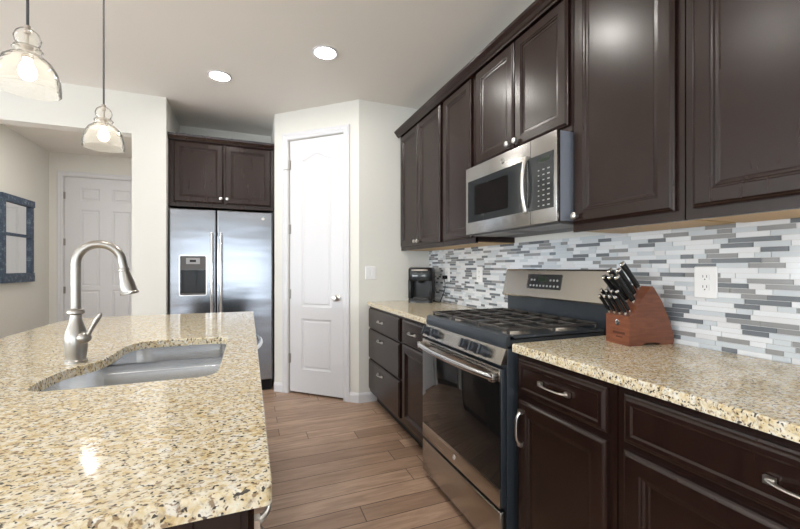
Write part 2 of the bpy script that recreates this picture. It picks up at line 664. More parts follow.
def door_slab(name, f, a0, a1, z0, z1, panels, d=-0.012, t=0.035):
    b = B()
    o = rect(a0, a1, z0, z1)
    panelled(b, f, o, panels, d)
    b.rings([[f(u, v, d) for u, v in o], [f(u, v, d - t) for u, v in o]], False, True)
    return b.build(name, 'white', smooth=False)


def hinge(f, a, z, parent):
    b = B()
    b.prism(rect(a - 0.006, a + 0.016, z - 0.045, z + 0.045), f, -0.012, -0.0095)
    p0, p1 = f(a, z - 0.047, -0.004), f(a, z + 0.047, -0.004)
    b.tube([p0, p1], 0.007, 10)
    return b.build('hinge', 'nickel', parent)


casing('trim_1', fp, D0 - 0.004, D1 + 0.004, DT + 0.004)
ps = lambda s: LW - s
x0, x1 = ps(0.628), ps(0.297)
arch = [(x0, 0.85), (x1, 0.85), (x1, 2.272)]
for k in range(1, 16):
    q = k / 16
    u = x1 + (x0 - x1) * q
    arch.append((u, 2.272 + 0.052 * (0.5 - 0.5 * cos(2 * pi * min(1, max(0, (q - 0.06) / 0.88))))))
arch.append((x0, 2.272))
d1 = struct(door_slab('door_1', fp, D0 + 0.006, D1 - 0.004, 0.020, DT - 0.005, [arch, rect(x0, x1, 0.244, 0.735)]), 'white two-panel pantry door with arched top panel')
for z in (2.235, 1.605, 0.97, 0.342):
    hinge(fp, D0 + 0.004, z, d1)
kb = B()
kx = ps(0.233)
Mk = Matrix.Translation(fp(kx, 0.945, -0.012)) @ dn.to_track_quat('Z', 'Y').to_matrix().to_4x4()
kb.lathe([(0.033, 0), (0.033, 0.004), (0.026, 0.010), (0.013, 0.014), (0.012, 0.030), (0.020, 0.036), (0.028, 0.046), (0.029, 0.056), (0.022, 0.066), (0.006, 0.069)], Mk)
kb.build('door_knob', 'satin', d1)
sb = B()
sb.prism(rect(D0 - 0.045, D0 + 0.004, 2.186, 2.196), fp, 0.016, 0.024)
sb.build('door_stop', 'satin', d1)

fh = frame((0, 6.36, 0), (1, 0, 0), (0, -1, 0))
casing('trim_2', fh, -2.291, -1.366, 2.45)
hp = []
for a0, a1 in ((-2.11, -1.895), (-1.755, -1.54)):
    for z0, z1 in ((0.22, 0.92), (0.945 + 0.03, 2.005), (2.135, 2.30)):
        hp.append(rect(a0, a1, z0, z1))
d2 = struct(door_slab('door_2', fh, -2.281, -1.376, 0.015, 2.440, hp), 'white six-panel door at the end of the hall')
for z in (2.19, 1.57, 0.93, 0.30):
    hinge(fh, -2.284, z, d2)


# ------------------------------------------------------------------ cabinet pieces
DOOR = [(0, 0.0), (0, 0.012), (0.005, 0.014), (0.009, 0.018), (0.013, 0.020), (0.052, 0.020), (0.055, 0.016), (0.060, 0.0155), (0.064, 0.010), (0.072, 0.009), (0.076, 0.0065)]
DRAWER = [(0, 0.0), (0, 0.010), (0.006, 0.012), (0.010, 0.017), (0.015, 0.020), (0.026, 0.020), (0.032, 0.016), (0.036, 0.016)]
SLAB = [(0, 0.0), (0, 0.013), (0.006, 0.015), (0.012, 0.020)]


def front(name, f, a0, a1, z0, z1, prof, parent):
    b = B()
    r = rect(a0, a1, z0, z1)
    b.rings([[f(u, v, d) for u, v in inset(r, i)] for i, d in prof])
    return b.build(name, 'cab', parent, smooth=False)


def pull(f, a, z, vertical, parent, L=0.10, name='pull_handle', d=0.020):
    b = B()
    pts, rr = [], []
    N = 14
    for k in range(N + 1):
        q = k / N
        s_ = (q - 0.5) * L
        hgt = 0.020 * (1 - (2 * q - 1) ** 4) + 0.0055
        pts.append(f(a, z + s_, d + hgt) if vertical else f(a + s_, z, d + hgt))
        rr.append(0.0085 - 0.0035 * (1 - (2 * q - 1) ** 4))
    b.tube(pts, rr, 10, flat=0.6 if True else 1, up=None)
    for s_ in (-L / 2, L / 2):
        q = (a, z + s_) if vertical else (a + s_, z)
        b.prism(rect(q[0] - 0.010, q[0] + 0.010, q[1] - 0.008, q[1] + 0.008), f, d, d + 0.010)
    return b.build(name, 'satin', parent)


def knob(f, a, z, n, parent, d=0.020, r=0.0155):
    m = Matrix.Translation(f(a, z, d)) @ Vector(n).to_track_quat('Z', 'Y').to_matrix().to_4x4()
    b = B().lathe([(0.008, 0), (0.007, 0.010), (r * 0.8, 0.014), (r, 0.020), (r * 0.93, 0.026), (r * 0.5, 0.030)], m, 20)
    return b.build('knob', 'satin', parent)


def body_box(name, f, a0, a1, z0, z1, depth, parent, m='cab'):
    """carcass with a face frame: box from d=0 back to d=-depth"""
    b = B()
    b.prism(rect(a0, a1, z0, z1), f, -depth, 0)
    return b.build(name, m, parent, smooth=False)


# ------------------------------------------------------------------ upper cabinets on the right wall
XF = 1.340
fu = lambda y: frame((XF, y, 0), (0, -1, 0), (-1, 0, 0))   # a runs from y towards the camera
UT = 2.462


def upper(name, label, y0, y1, doors, z0=1.390, zd=1.420, knobs=()):
    """y0 > y1; doors in y"""
    t = thing(name, label, 'cabinet', ((XF + XW) / 2, (y0 + y1) / 2, z0), 'upper cabinets on the tiled wall')
    f = fu(y0)
    b = B().box(XF, XW - 0.002, y1 + 0.001, y0 - 0.001, z0 + 0.004, UT)
    b.build('carcass', 'cab', t, smooth=False)
    b = B().box(XF + 0.016, XW - 0.012, y1 + 0.012, y0 - 0.012, z0 - 0.001, z0 + 0.006)
    b.build('underside', 'maple', t, smooth=False)
    b = B()                                                      # light rail: the frame's bottom edge
    b.box(XF - 0.001, XF + 0.018, y1 + 0.001, y0 - 0.001, z0 - 0.004, z0 + 0.03)
    b.build('bottom_rail', 'cab', t, smooth=False)
    for (a, c), kn in zip(doors, knobs):
        d = front('door', f, y0 - a, y0 - c, zd, 2.448, DOOR, t)
        if kn is not None:
            knob(f, y0 - kn, zd + 0.032, (-1, 0, 0), d)
    return t


upper('upper_cabinet', 'dark double-door upper cabinet against the pantry wall, above the black coffee maker', YP - 0.012, 2.512,
      [(3.333, 2.940), (2.934, 2.537)], knobs=(2.968, 2.906))
upper('upper_cabinet', 'narrow dark single-door upper cabinet immediately left of the microwave', 2.510, 2.078, [(2.488, 2.112)], knobs=(None,))
upper('upper_cabinet', 'short dark double-door cabinet mounted directly above the microwave', 2.076, 1.296,
      [(2.057, 1.686), (1.680, 1.312)], z0=1.842, zd=1.868, knobs=(1.714, 1.652))
upper('upper_cabinet', 'dark single-door upper cabinet with a knob at its lower left, immediately right of the microwave', 1.294, 0.826, [(1.279, 0.852)], knobs=(1.253,))
upper('upper_cabinet', 'dark upper cabinet at the right edge of the photo, above the large wall outlet', 0.824, 0.0, [(0.797, 0.415), (0.409, 0.027)], knobs=(None, None))

b = B()
cp = [(0.0, 2.448), (-0.010, 2.448), (-0.013, 2.456), (-0.022, 2.461), (-0.030, 2.475), (-0.046, 2.492), (-0.048, 2.505), (0.0, 2.505)]
b.rings([[Vector((XF - 0.021 + d, y, z)) for d, z in cp] for y in (0.0, YP - 0.004)])
b.box(XF - 0.021, XW - 0.002, 0.0, YP - 0.004, UT + 0.0005, 2.500)
tag(b.build('crown_molding', 'cab', smooth=False), 'long dark crown molding along the tops of the right wall cabinets', 'molding')

# ------------------------------------------------------------------ mosaic backsplash
b = B()
b.mi = 5
b.box(XW - 0.006, XW - 0.0005, -0.05, YP - 0.003, 0.90, 1.392)
rows = 26
pitch = (1.392 - 0.918) / rows
for r_ in range(rows):
    z0 = 0.918 + r_ * pitch + 0.0009
    z1 = z0 + pitch - 0.0018
    y = -0.05 - R.random() * 0.1
    last = -1
    while y < YP - 0.01:
        L = R.choice([0.048, 0.048, 0.075, 0.10, 0.10, 0.125, 0.15])
        k = R.choices([0, 1, 2, 3, 4], [0.30, 0.29, 0.10, 0.15, 0.16])[0]
        if k == last:
            k = R.choices([0, 1, 2, 3, 4], [0.30, 0.29, 0.10, 0.15, 0.16])[0]
        last = k
        a, c = max(y + 0.0009, -0.05), min(y + L - 0.0009, YP - 0.004)
        if c - a > 0.005:
            b.mi = k
            x = XW - 0.0085 - (0.0012 if k in (1, 4) else 0)
            v = [(x, a, z0), (x, c, z0), (x, c, z1), (x, a, z1)]
            w = [(XW - 0.006, p[1], p[2]) for p in v]
            b.rings([w, v], False, True)
        y += L
struct(b.build('backsplash', ['twhite', 'tpale', 'tmarble', 'tmid', 'tdark', 'grout'], smooth=False), 'mosaic of thin white and grey tiles on the right wall')

# ------------------------------------------------------------------ base cabinets on the right
XB = 1.030
fb = lambda y: frame((XB, y, 0), (0, -1, 0), (-1, 0, 0))
CT = 0.918
CB = CT - 0.033


def base(name, label, y0, y1):
    t = thing(name, label, 'cabinet', ((XB + XW) / 2, (y0 + y1) / 2, 0), 'base cabinets along the tiled wall')
    B().box(XB, XW - 0.012, y1 + 0.001, y0 - 0.001, 0.105, CB - 0.001).build('carcass', 'cab', t, smooth=False)
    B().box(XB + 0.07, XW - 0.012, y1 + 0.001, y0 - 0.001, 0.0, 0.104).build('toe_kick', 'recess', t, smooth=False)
    return t, fb(y0)


t, f = base('base_cabinet', 'dark three-drawer base cabinet against the pantry wall, under the coffee maker', YP - 0.012, 2.545)
y0 = YP - 0.012
for z0, z1 in ((0.690, 0.862), (0.418, 0.676), (0.135, 0.404)):
    d = front('drawer', f, y0 - 3.332, y0 - 2.575, z0, z1, SLAB, t)
    pull(f, y0 - 2.99, (z0 + z1) / 2 + (0.0 if z1 > 0.8 else 0.07), False, d)
t, f = base('base_cabinet', 'dark base cabinet with one drawer and door, immediately left of the range', 2.543, 2.085)
d = front('drawer', f, 2.543 - 2.520, 2.543 - 2.105, 0.700, 0.862, SLAB, t)
pull(f, 2.543 - 2.325, 0.785, False, d)
front('door', f, 2.543 - 2.520, 2.543 - 2.105, 0.135, 0.688, DOOR, t)
t, f = base('base_cabinet', 'dark one-drawer base cabinet with pulls, immediately right of the range', 1.285, 0.826)
d = front('drawer', f, 1.285 - 1.266, 1.285 - 0.852, 0.722, 0.862, DRAWER, t)
pull(f, 1.285 - 1.062, 0.797, False, d, 0.13)
d = front('door', f, 1.285 - 1.266, 1.285 - 0.852, 0.135, 0.700, DOOR, t)
pull(f, 1.285 - 1.240, 0.590, True, d, 0.13)
t, f = base('base_cabinet', 'wide dark base cabinet at the right edge, its drawer pull cut by the frame', 0.824, 0.0)
d = front('drawer', f, 0.824 - 0.797, 0.824 - 0.027, 0.722, 0.862, DRAWER, t)
pull(f, 0.824 - 0.390, 0.788, False, d, 0.13)
for a, c, px in ((0.797, 0.415, 0.44), (0.409, 0.027, 0.384)):
    d = front('door', f, 0.824 - a, 0.824 - c, 0.135, 0.700, DOOR, t)
    pull(f, 0.824 - px, 0.590, True, d, 0.13)


def slab(outer, holes, z0, z1, e=0.004):
    """stone slab with eased edges; outer and holes counter-clockwise"""
    f = lambda u, v, d: Vector((u, v, d))
    b = B()
    b.fill([inset(outer, e)] + [inset(h, -e * 0.6) for h in holes], f, z1)
    b.fill([outer] + holes, f, z0)
    b.rings([[f(u, v, d) for u, v in p] for p, d in ((outer, z0), (outer, z1 - e), (inset(outer, e * 0.3), z1 - e * 0.3), (inset(outer, e), z1))], False, False)
    for h in holes:
        b.rings([[f(u, v, d) for u, v in p] for p, d in ((h, z0), (h, z1 - e * 0.6), (inset(h, -e * 0.6), z1))], False, False)
    return b


XC = 1.005
o = slab(round_poly([(XC, 2.066, 0.004), (XW - 0.012, 2.066, 0), (XW - 0.012, YP - 0.003, 0), (XC, YP - 0.003, 0)]), [], CB, CT).build('granite_worktop', 'granite', smooth=False)
tag(o, 'short cream granite worktop between the pantry wall and range', 'countertop', 'granite worktops along the tiled wall')
o = slab(round_poly([(XC, -0.05, 0), (XW - 0.012, -0.05, 0), (XW - 0.012, 1.290, 0), (XC, 1.290, 0.004)]), [], CB, CT).build('granite_worktop', 'granite', smooth=False)
tag(o, 'cream granite worktop right of the range, under the knife block', 'countertop', 'granite worktops along the tiled wall')


def logo(parent, f, a, z, d, r=0.013):
    """small round chrome badge: a rim round a disc with a curled stroke"""
    m = Matrix.Translation(f(a, z, d)) @ (f(0, 0, 1) - f(0, 0, 0)).to_track_quat('Z', 'Y').to_matrix().to_4x4()
    b = B()
    b.lathe([(r, 0), (r, 0.002), (r * 0.93, 0.003), (r * 0.82, 0.003), (r * 0.80, 0.002), (0.0001, 0.002)], m, 24)
    for s_ in (-1, 1):
        pts = [f(a + r * 0.32 * s_ + r * 0.28 * cos(th), z + r * 0.42 * sin(th), d + 0.0024) for th in [0.6 + 4.9 * k / 12 for k in range(13)]]
        b.tube(pts, r * 0.06, 6)
    return b.build('badge', 'chrome', parent)


# ------------------------------------------------------------------ gas range
RY0, RY1 = 2.058, 1.303           # left and right sides as seen
t = thing('gas_range', 'stainless and black freestanding gas range between the dark base cabinets', 'stove', (1.3, (RY0 + RY1) / 2, 0))
fr_ = frame((0, RY0, 0), (0, -1, 0), (-1, 0, 0))      # d = -x
RW = RY0 - RY1
B().box(0.992, 1.620, RY1, RY0, 0.03, 0.905, 0.003).build('body', 'enamel', t)
for y in (RY1 + 0.05, RY0 - 0.05):
    for x in (1.05, 1.56):
        B().lathe([(0.018, 0.0), (0.018, 0.012), (0.010, 0.014), (0.010, 0.032)], Matrix.Translation((x, y, 0)), 12).build('levelling_foot', 'blackp', t)

# storage drawer
b = B()
b.box(0.957, 0.990, RY1 + 0.003, RY0 - 0.003, 0.040, 0.222, 0.006)
dw = b.build('storage_drawer', 'steel', t)
# oven door
b = B()
b.box(0.962, 0.990, RY1 + 0.002, RY0 - 0.002, 0.238, 0.812, 0.004)
od = b.build('oven_door', 'enamel', t)
B().box(0.957, 0.963, RY1 + 0.004, RY0 - 0.004, 0.238, 0.318, 0.002).build('lower_trim', 'steel', od)
B().box(0.9575, 0.963, RY1 + 0.004, RY0 - 0.004, 0.3185, 0.758, 0.001).build('oven_window', 'dglass', od)
b = B().box(0.957, 0.963, RY1 + 0.004, RY0 - 0.004, 0.759, 0.812, 0.002)
b.build('upper_trim', 'steel', od)
b = B()
for k in range(6):
    y = RY0 - 0.10 - k * 0.095
    for z in (0.786, 0.799):
        b.box(0.9560, 0.9575, y - 0.078, y, z, z + 0.006)
b.build('vent_slots', 'recess', od)
pts = []
for k in range(25):
    q = k / 24
    s_ = 2 * q - 1
    pts.append((0.935 - 0.030 * (1 - s_ ** 2) ** 0.8 if abs(s_) < 1 else 0.935, RY0 - 0.012 - q * (RW - 0.024), 0.777))
hb = B().tube(pts, 0.0140, 14)
h_ = hb.build('door_handle', 'steelv', od)
for y in (RY0 - 0.022, RY1 + 0.022):
    B().box(0.922, 0.9575, y - 0.016, y + 0.016, 0.759, 0.797, 0.005).build('handle_end', 'steel', h_)
logo(od, fr_, RW / 2, 0.278, -0.957, 0.0135)
# control panel (slanted)
pf = lambda u, v, d: Vector((0.960 + (v - 0.828) * 0.40 - d * 0.93, RY0 - u, v + d * 0.37))
b = B()
cpz = [(0.960, 0.828), (0.986, 0.893), (1.03, 0.893), (1.03, 0.828)]
b.rings([[Vector((x, y, z)) for x, z in cpz] for y in (RY0 - 0.001, RY1 + 0.001)])
cpanel = b.build('control_panel', 'steel', t, smooth=False)
for yk in (2.000, 1.895, 1.585, 1.505, 1.428):
    m = Matrix.Translation(pf(RY0 - yk, 0.860, 0.0)) @ Vector((-0.93, 0, 0.37)).to_track_quat('Z', 'Y').to_matrix().to_4x4()
    b = B().lathe([(0.0265, 0.0), (0.0265, 0.004), (0.0235, 0.007), (0.0220, 0.028), (0.019, 0.034), (0.001, 0.035)], m, 24)
    b.box(-0.005, 0.005, -0.022, 0.022, 0.028, 0.043, 0.002, 1, m)
    b.build('control_knob', 'enamel', t)
# cooktop pan
b = B()
cz = [(0.985, 0.893), (0.983, 0.918), (0.990, 0.942), (1.004, 0.950), (1.016, 0.948), (1.028, 0.934), (1.535, 0.934), (1.535, 0.893)]
b.rings([[Vector((x, y, z)) for x, z in cz] for y in (RY0 + 0.0, RY1 - 0.0)])
for y0_, y1_ in ((RY0 - 0.022, RY0), (RY1, RY1 + 0.022)):
    b.box(1.004, 1.535, y0_, y1_, 0.925, 0.945, 0.003)
b.build('cooktop', 'enamel', t, smooth=True, angle=30)
# burners
for bx, by, rr in ((1.14, 1.925, 0.046), (1.41, 1.925, 0.036), (1.14, 1.435, 0.042), (1.41, 1.435, 0.046), (1.275, 1.680, 0.050)):
    m = Matrix.Translation((bx, by, 0.934))
    bo = B().lathe([(rr + 0.022, 0), (rr + 0.020, 0.003), (rr + 0.006, 0.004), (rr + 0.002, 0.012), (rr - 0.004, 0.014), (0.001, 0.014)], m, 24).build('burner', 'alu', t)
    B().lathe([(rr - 0.006, 0.014), (rr - 0.004, 0.018), (rr - 0.008, 0.022), (0.001, 0.023)], m, 24).build('burner_cap', 'iron', bo)
# grates: three castings side by side
gz = 0.972
for g0, g1 in ((RY0 - 0.024, RY0 - 0.256), (RY0 - 0.260, RY0 - 0.495), (RY0 - 0.499, RY1 + 0.024)):
    b = B()
    gx0, gx1 = 1.014, 1.520
    w = 0.0055
    gm = (g0 + g1) / 2
    for y in (g0 - w, g1 + w):
        b.box(gx0, gx1, y - w, y + w, gz - 0.012, gz, 0.002, 1)
    for x in (gx0 + w, gx1 - w, (gx0 + gx1) / 2):
        b.box(x - w, x + w, g1, g0, gz - 0.012, gz, 0.002, 1)
    b.box(gx0, gx1, gm - w, gm + w, gz - 0.010, gz + 0.002, 0.002, 1)
    for x in (gx0 + 0.125, gx1 - 0.125):
        b.box(x - w, x + w, g1, g0, gz - 0.010, gz + 0.002, 0.002, 1)
    for x in (gx0 + w, gx1 - w, (gx0 + gx1) / 2):
        for y in (g0 - w, g1 + w):
            b.box(x - w, x + w, y - w, y + w, 0.934, gz - 0.004, 0.0015, 1)
    b.build('grate', 'iron', t, smooth=False)
# backguard
b = B().box(1.568, 1.625, RY1 + 0.004, RY0 - 0.004, 0.90, 1.060)
b.build('backguard_base', 'enamel', t, smooth=False)
b = B()
bgp = [(1.536, 1.054), (1.533, 1.062), (1.566, 1.212), (1.574, 1.220), (1.622, 1.220), (1.622, 1.054)]
b.rings([[Vector((x, y, z)) for x, z in bgp] for y in (RY0 + 0.004, RY1 - 0.004)])
bg_ = b.build('backguard', 'steel', t, smooth=False)
bf = lambda u, v, d: Vector((1.533 + (v - 1.062) * 0.22 - d * 0.977, RY0 - u, v + d * 0.215))
b = B().prism(round_poly([(0.225, 1.108, 0.006), (0.478, 1.108, 0.006), (0.478, 1.190, 0.006), (0.225, 1.190, 0.006)], 4), bf, 0, 0.004)
dp = b.build('control_display', 'panelg', bg_, smooth=False)
B().prism(rect(0.305, 0.372, 1.150, 1.178), bf, 0.004, 0.0048).build('clock_screen', 'lcd', dp, smooth=False)
for k in range(9):
    u = 0.242 + k * 0.0265
    B().prism(round_poly([(u, 1.120, 0.004), (u + 0.014, 1.120, 0.004), (u + 0.014, 1.131, 0.004), (u, 1.131, 0.004)], 3), bf, 0.004, 0.0048).build('touch_button', 'legend', dp, smooth=False)
for k, u in enumerate((0.244, 0.268, 0.395, 0.420, 0.445)):
    B().prism(round_poly([(u, 1.152, 0.004), (u + 0.014, 1.152, 0.004), (u + 0.014, 1.163, 0.004), (u, 1.163, 0.004)], 3), bf, 0.004, 0.0048).build('touch_button', 'legend', dp, smooth=False)
b = B().prism(rect(0.216, 0.2245, 1.106, 1.192), bf, 0, 0.005)
b.build('display_edge', 'chrome', dp, smooth=False)

# ------------------------------------------------------------------ over-the-range microwave
t = thing('microwave', 'stainless over-the-range microwave mounted above the gas range', 'microwave', (1.45, 1.68, 1.432))
MY0, MY1 = 2.057, 1.303
MX = 1.255
MZ0, MZ1 = 1.432, 1.836
fm = frame((MX, MY0, 0), (0, -1, 0), (-1, 0, 0))
B().box(MX + 0.022, XW - 0.012, MY1 + 0.002, MY0 - 0.002, MZ0 + 0.006, MZ1, 0.002).build('body', 'mwbody', t)
mf = B().box(MX, MX + 0.021, MY1, MY0, MZ0, MZ1, 0.003).build('front_panel', 'steelmw', t)
ydr = MY0 - 1.470
B().prism(rect(0.028, MY0 - 1.497, 1.502, 1.752), fm, 0, 0.0025).build('window', 'mglass', mf, smooth=False)
b = B().prism(round_poly([(0.10, 1.540, 0.01), (0.42, 1.540, 0.01), (0.42, 1.715, 0.01), (0.10, 1.715, 0.01)], 3), fm, 0.0025, 0.0031)
b.build('window_screen', 'dglass', mf, smooth=False)
cpn = B().prism(rect(MY0 - 1.488, MY0 - 1.322, 1.498, 1.752), fm, 0, 0.0025).build('keypad', 'mglass', mf, smooth=False)
for r_ in range(8):
    for k in range(3):
        u = MY0 - 1.418 + k * 0.030
        z = 1.512 + r_ * 0.0235
        B().prism(rect(u, u + 0.009 + 0.003 * ((r_ * 3 + k) % 3), z, z + 0.0055), fm, 0.0025, 0.0031).build('key', 'legend', cpn, smooth=False)
B().prism(rect(MY0 - 1.415, MY0 - 1.345, 1.716, 1.734), fm, 0.0025, 0.0031).build('clock_screen', 'lcd', cpn, smooth=False)
pts = [fm(MY0 - 1.494, 1.500 + 0.262 * k / 16, 0.010 + 0.020 * (1 - (2 * k / 16 - 1) ** 2)) for k in range(17)]
b = B().tube(pts, [0.0105] * 17, 12)
for z in (1.506, 1.756):
    b.prism(rect(MY0 - 1.506, MY0 - 1.482, z - 0.010, z + 0.010), fm, 0, 0.016)
b.build('door_handle', 'satin', mf)
logo(mf, fm, MY0 - 1.690, 1.796, 0.0, 0.014)
b = B()
b.prism(rect(MY0 - 1.4725, MY0 - 1.4705, MZ0 + 0.002, MZ1 - 0.002), fm, 0.0, 0.0006)
b.build('door_seam', 'recess', mf, smooth=False)
b = B().box(MX + 0.03, XW - 0.02, MY1 + 0.01, MY0 - 0.01, MZ0 - 0.006, MZ0 + 0.006)
un = b.build('vent_underside', 'dgreyp', t, smooth=False)
b = B()
for y0_, y1_ in ((1.33, 1.62), (1.74, 2.03)):
    b.box(MX + 0.05, MX + 0.20, y0_, y1_, MZ0 - 0.0085, MZ0 - 0.005)
b.build('grease_filter', 'greyp', un, smooth=False)

# ------------------------------------------------------------------ refrigerator
FY = 4.02
t = thing('refrigerator', 'stainless side-by-side refrigerator with an ice and water dispenser', 'refrigerator', (-0.225, 4.35, 0))
FX0, FX1, FS = -0.678, 0.222, -0.285
FT = 1.776
ff = frame((0, FY, 0), (1, 0, 0), (0, -1, 0))
B().box(FX0 + 0.004, FX1 - 0.004, FY + 0.075, 4.67, 0.012, FT - 0.012, 0.004).build('body', 'dgreyp', t)


def fdoor(a0, a1, holes=()):
    b = B()
    o = rect(a0, a1, 0.115, FT)
    f = ff
    if holes:
        b.fill([inset(o, 0.012)] + list(holes), f, 0.0)
        for h in holes:
            b.rings([[f(u, v, d) for u, v in h] for d in (0.0, -0.055)], False, True)
    else:
        b.fill([inset(o, 0.012)], f, 0.0)
    prof = []
    for k in range(5):
        th = pi / 2 * k / 4
        prof.append((0.012 * (1 - sin(th)), -0.012 * (1 - cos(th))))
    b.rings([[f(u, v, -0.065) for u, v in o]] + [[f(u, v, d) for u, v in inset(o, i)] for i, d in [(i, d) for i, d in reversed(prof)][:0] + [(0, -0.012), (0.0009, -0.0074), (0.0035, -0.0035), (0.0074, -0.0009), (0.012, 0)]], True, False)
    return b


dh = round_poly([(-0.589, 0.974, 0.012), (-0.375, 0.974, 0.012), (-0.375, 1.338, 0.012), (-0.589, 1.338, 0.012)], 4)
ld = fdoor(FX0, FS - 0.004, [dh]).build('freezer_door', 'steelf', t, smooth=False)
rd = fdoor(FS + 0.004, FX1).build('fridge_door', 'steelf', t, smooth=False)


def fhandle(x, parent):
    pts = [ff(x, 0.62 + 0.935 * k / 24, 0.030 + 0.026 * (1 - abs(2 * k / 24 - 1) ** 3)) for k in range(25)]
    b = B().tube(pts, 0.0125, 14, up=(0, 1, 0))
    for z in (0.63, 1.545):
        b.prism(rect(x - 0.011, x + 0.011, z - 0.016, z + 0.016), ff, 0, 0.034)
    return b.build('handle', 'chrome', parent)


fhandle(FS - 0.037, ld)
fhandle(FS + 0.040, rd)
b = B()
o_ = round_poly([(-0.597, 0.966, 0.014), (-0.367, 0.966, 0.014), (-0.367, 1.346, 0.014), (-0.597, 1.346, 0.014)], 4)
b.rings([[ff(u, v, d) for u, v in p] for p, d in ((o_, 0.0), (o_, 0.005), (dh, 0.005), (dh, -0.01))], False, False)
di = b.build('dispenser', 'satin', ld, smooth=False)
b = B().prism(rect(-0.586, -0.378, 1.206, 1.335), ff, -0.05, -0.002)
b.build('dispenser_panel', 'dgreyp', di, smooth=False)
b = B().prism(rect(-0.588, -0.376, 0.976, 1.205), ff, -0.0545, -0.053)
b.build('dispenser_cavity', 'blackp', di, smooth=False)
b = B()
b.prism(rect(-0.540, -0.425, 1.262, 1.318), ff, -0.002, 0.001)
b.build('dispenser_display', 'greyp', di, smooth=False)
B().prism(rect(-0.510, -0.458, 1.280, 1.302), ff, 0.001, 0.002).build('dispenser_screen', 'recess', di, smooth=False)
b = B()
b.prism([(-0.512, 1.05), (-0.462, 1.05), (-0.450, 1.206), (-0.524, 1.206)], ff, -0.045, -0.036)
b.prism(rect(-0.500, -0.470, 1.17, 1.206), ff, -0.036, -0.015)
b.build('dispenser_paddle', 'blackp', di, smooth=False)
B().prism(rect(-0.588, -0.376, 0.975, 0.990), ff, -0.053, -0.003).build('drip_tray', 'dgreyp', di, smooth=False)
logo(rd, ff, 0.131, 1.711, 0.0, 0.015)
b = B().box(FX0 + 0.01, FX1 - 0.01, FY + 0.045, FY + 0.08, 0.005, 0.108)
b.build('kick_grille', 'blackm', t, smooth=False)

# cabinet above the fridge
t = thing('over_fridge_cabinet', 'dark double-door cabinet with crown molding above the refrigerator', 'cabinet', (-0.225, 4.37, 1.80))
fc = frame((0, 4.05, 0), (1, 0, 0), (0, -1, 0))
B().box(XA + 0.002, 0.236, 4.05, 4.688, 1.800, 2.440).build('carcass', 'cab', t, smooth=False)
for a0, a1, kx in ((-0.645, -0.226, -0.248), (-0.212, 0.206, -0.192)):
    d = front('door', fc, a0, a1, 1.838, 2.405, DOOR, t)
    knob(fc, kx, 1.886, (0, -1, 0), d, r=0.015)
b = B()
cq = [(0.0, 2.412), (0.022, 2.412), (0.025, 2.420), (0.030, 2.428), (0.040, 2.446), (0.044, 2.466), (0.0, 2.466)]
b.rings([[fc(a, z, d) for d, z in cq] for a in (XA + 0.002, 0.236)])
b.box(XA + 0.002, 0.236, 4.05, 4.688, 2.4405, 2.462)
b.build('crown', 'cab', t, smooth=False)

# ------------------------------------------------------------------ island
IX, IY0, IY1, IXL = 0.032, 0.580, 2.920, -1.020
cut = [(-0.135, 1.222), (-0.105, 1.232), (-0.090, 1.262), (-0.085, 1.31), (-0.085, 1.82), (-0.090, 1.862), (-0.108, 1.888), (-0.14, 1.898), (-0.34, 1.906),
       (-0.395, 1.900), (-0.430, 1.878), (-0.448, 1.835), (-0.453, 1.765), (-0.452, 1.66), (-0.456, 1.600), (-0.468, 1.548), (-0.490, 1.508), (-0.515, 1.475),
       (-0.528, 1.435), (-0.533, 1.39), (-0.535, 1.320), (-0.530, 1.268), (-0.510, 1.236), (-0.475, 1.223)]


def smooth_loop(p, n=3):
    """Chaikin corner cutting"""
    for _ in range(n):
        q = []
        for i in range(len(p)):
            a, c = p[i], p[(i + 1) % len(p)]
            q += [(a[0] * .75 + c[0] * .25, a[1] * .75 + c[1] * .25), (a[0] * .25 + c[0] * .75, a[1] * .25 + c[1] * .75)]
        p = q
    return p


cut2 = smooth_loop(cut, 1)
iout = round_poly([(IX, IY0, 0.010), (IX, IY1, 0.006), (IXL, IY1 + 0.03, 0.20), (IXL - 0.01, IY0, 0.01)], 8)
# counter-clockwise order
iout = iout if sum(iout[i - 1][0] * iout[i][1] - iout[i][0] * iout[i - 1][1] for i in range(len(iout))) > 0 else iout[::-1]
cut2 = cut2 if sum(cut2[i - 1][0] * cut2[i][1] - cut2[i][0] * cut2[i - 1][1] for i in range(len(cut2))) > 0 else cut2[::-1]
IB = CT - 0.030
o = slab(iout, [cut2], IB, CT, 0.004).build('island_countertop', 'granite', smooth=False)
tag(o, 'large cream granite island countertop with a sink cutout', 'countertop')

# sink: two bowls with a low divider, hung under the cutout
t = thing('kitchen_sink', 'stainless undermount double-bowl sink set in the granite island', 'sink', (-0.3, 1.54, IB - 0.21))
YD = 1.612
cb = inset(cut2, -0.006)


def clip(poly, y, keep_below):
    out = []
    for i in range(len(poly)):
        a, c = poly[i - 1], poly[i]
        ia, ic = (a[1] <= y) == keep_below, (c[1] <= y) == keep_below
        if ia != ic:
            k = (y - a[1]) / (c[1] - a[1])
            out.append((a[0] + (c[0] - a[0]) * k, y))
        if ic:
            out.append(c)
    return out


near_p = clip(cb, YD - 0.016, True)
far_p = clip(cb, YD + 0.016, False)
fz = lambda u, v, d: Vector((u, v, d))


def shrink(p, k):
    cx = sum(q[0] for q in p) / len(p)
    cy = sum(q[1] for q in p) / len(p)
    return [(cx + (q[0] - cx) * k, cy + (q[1] - cy) * k) for q in p]


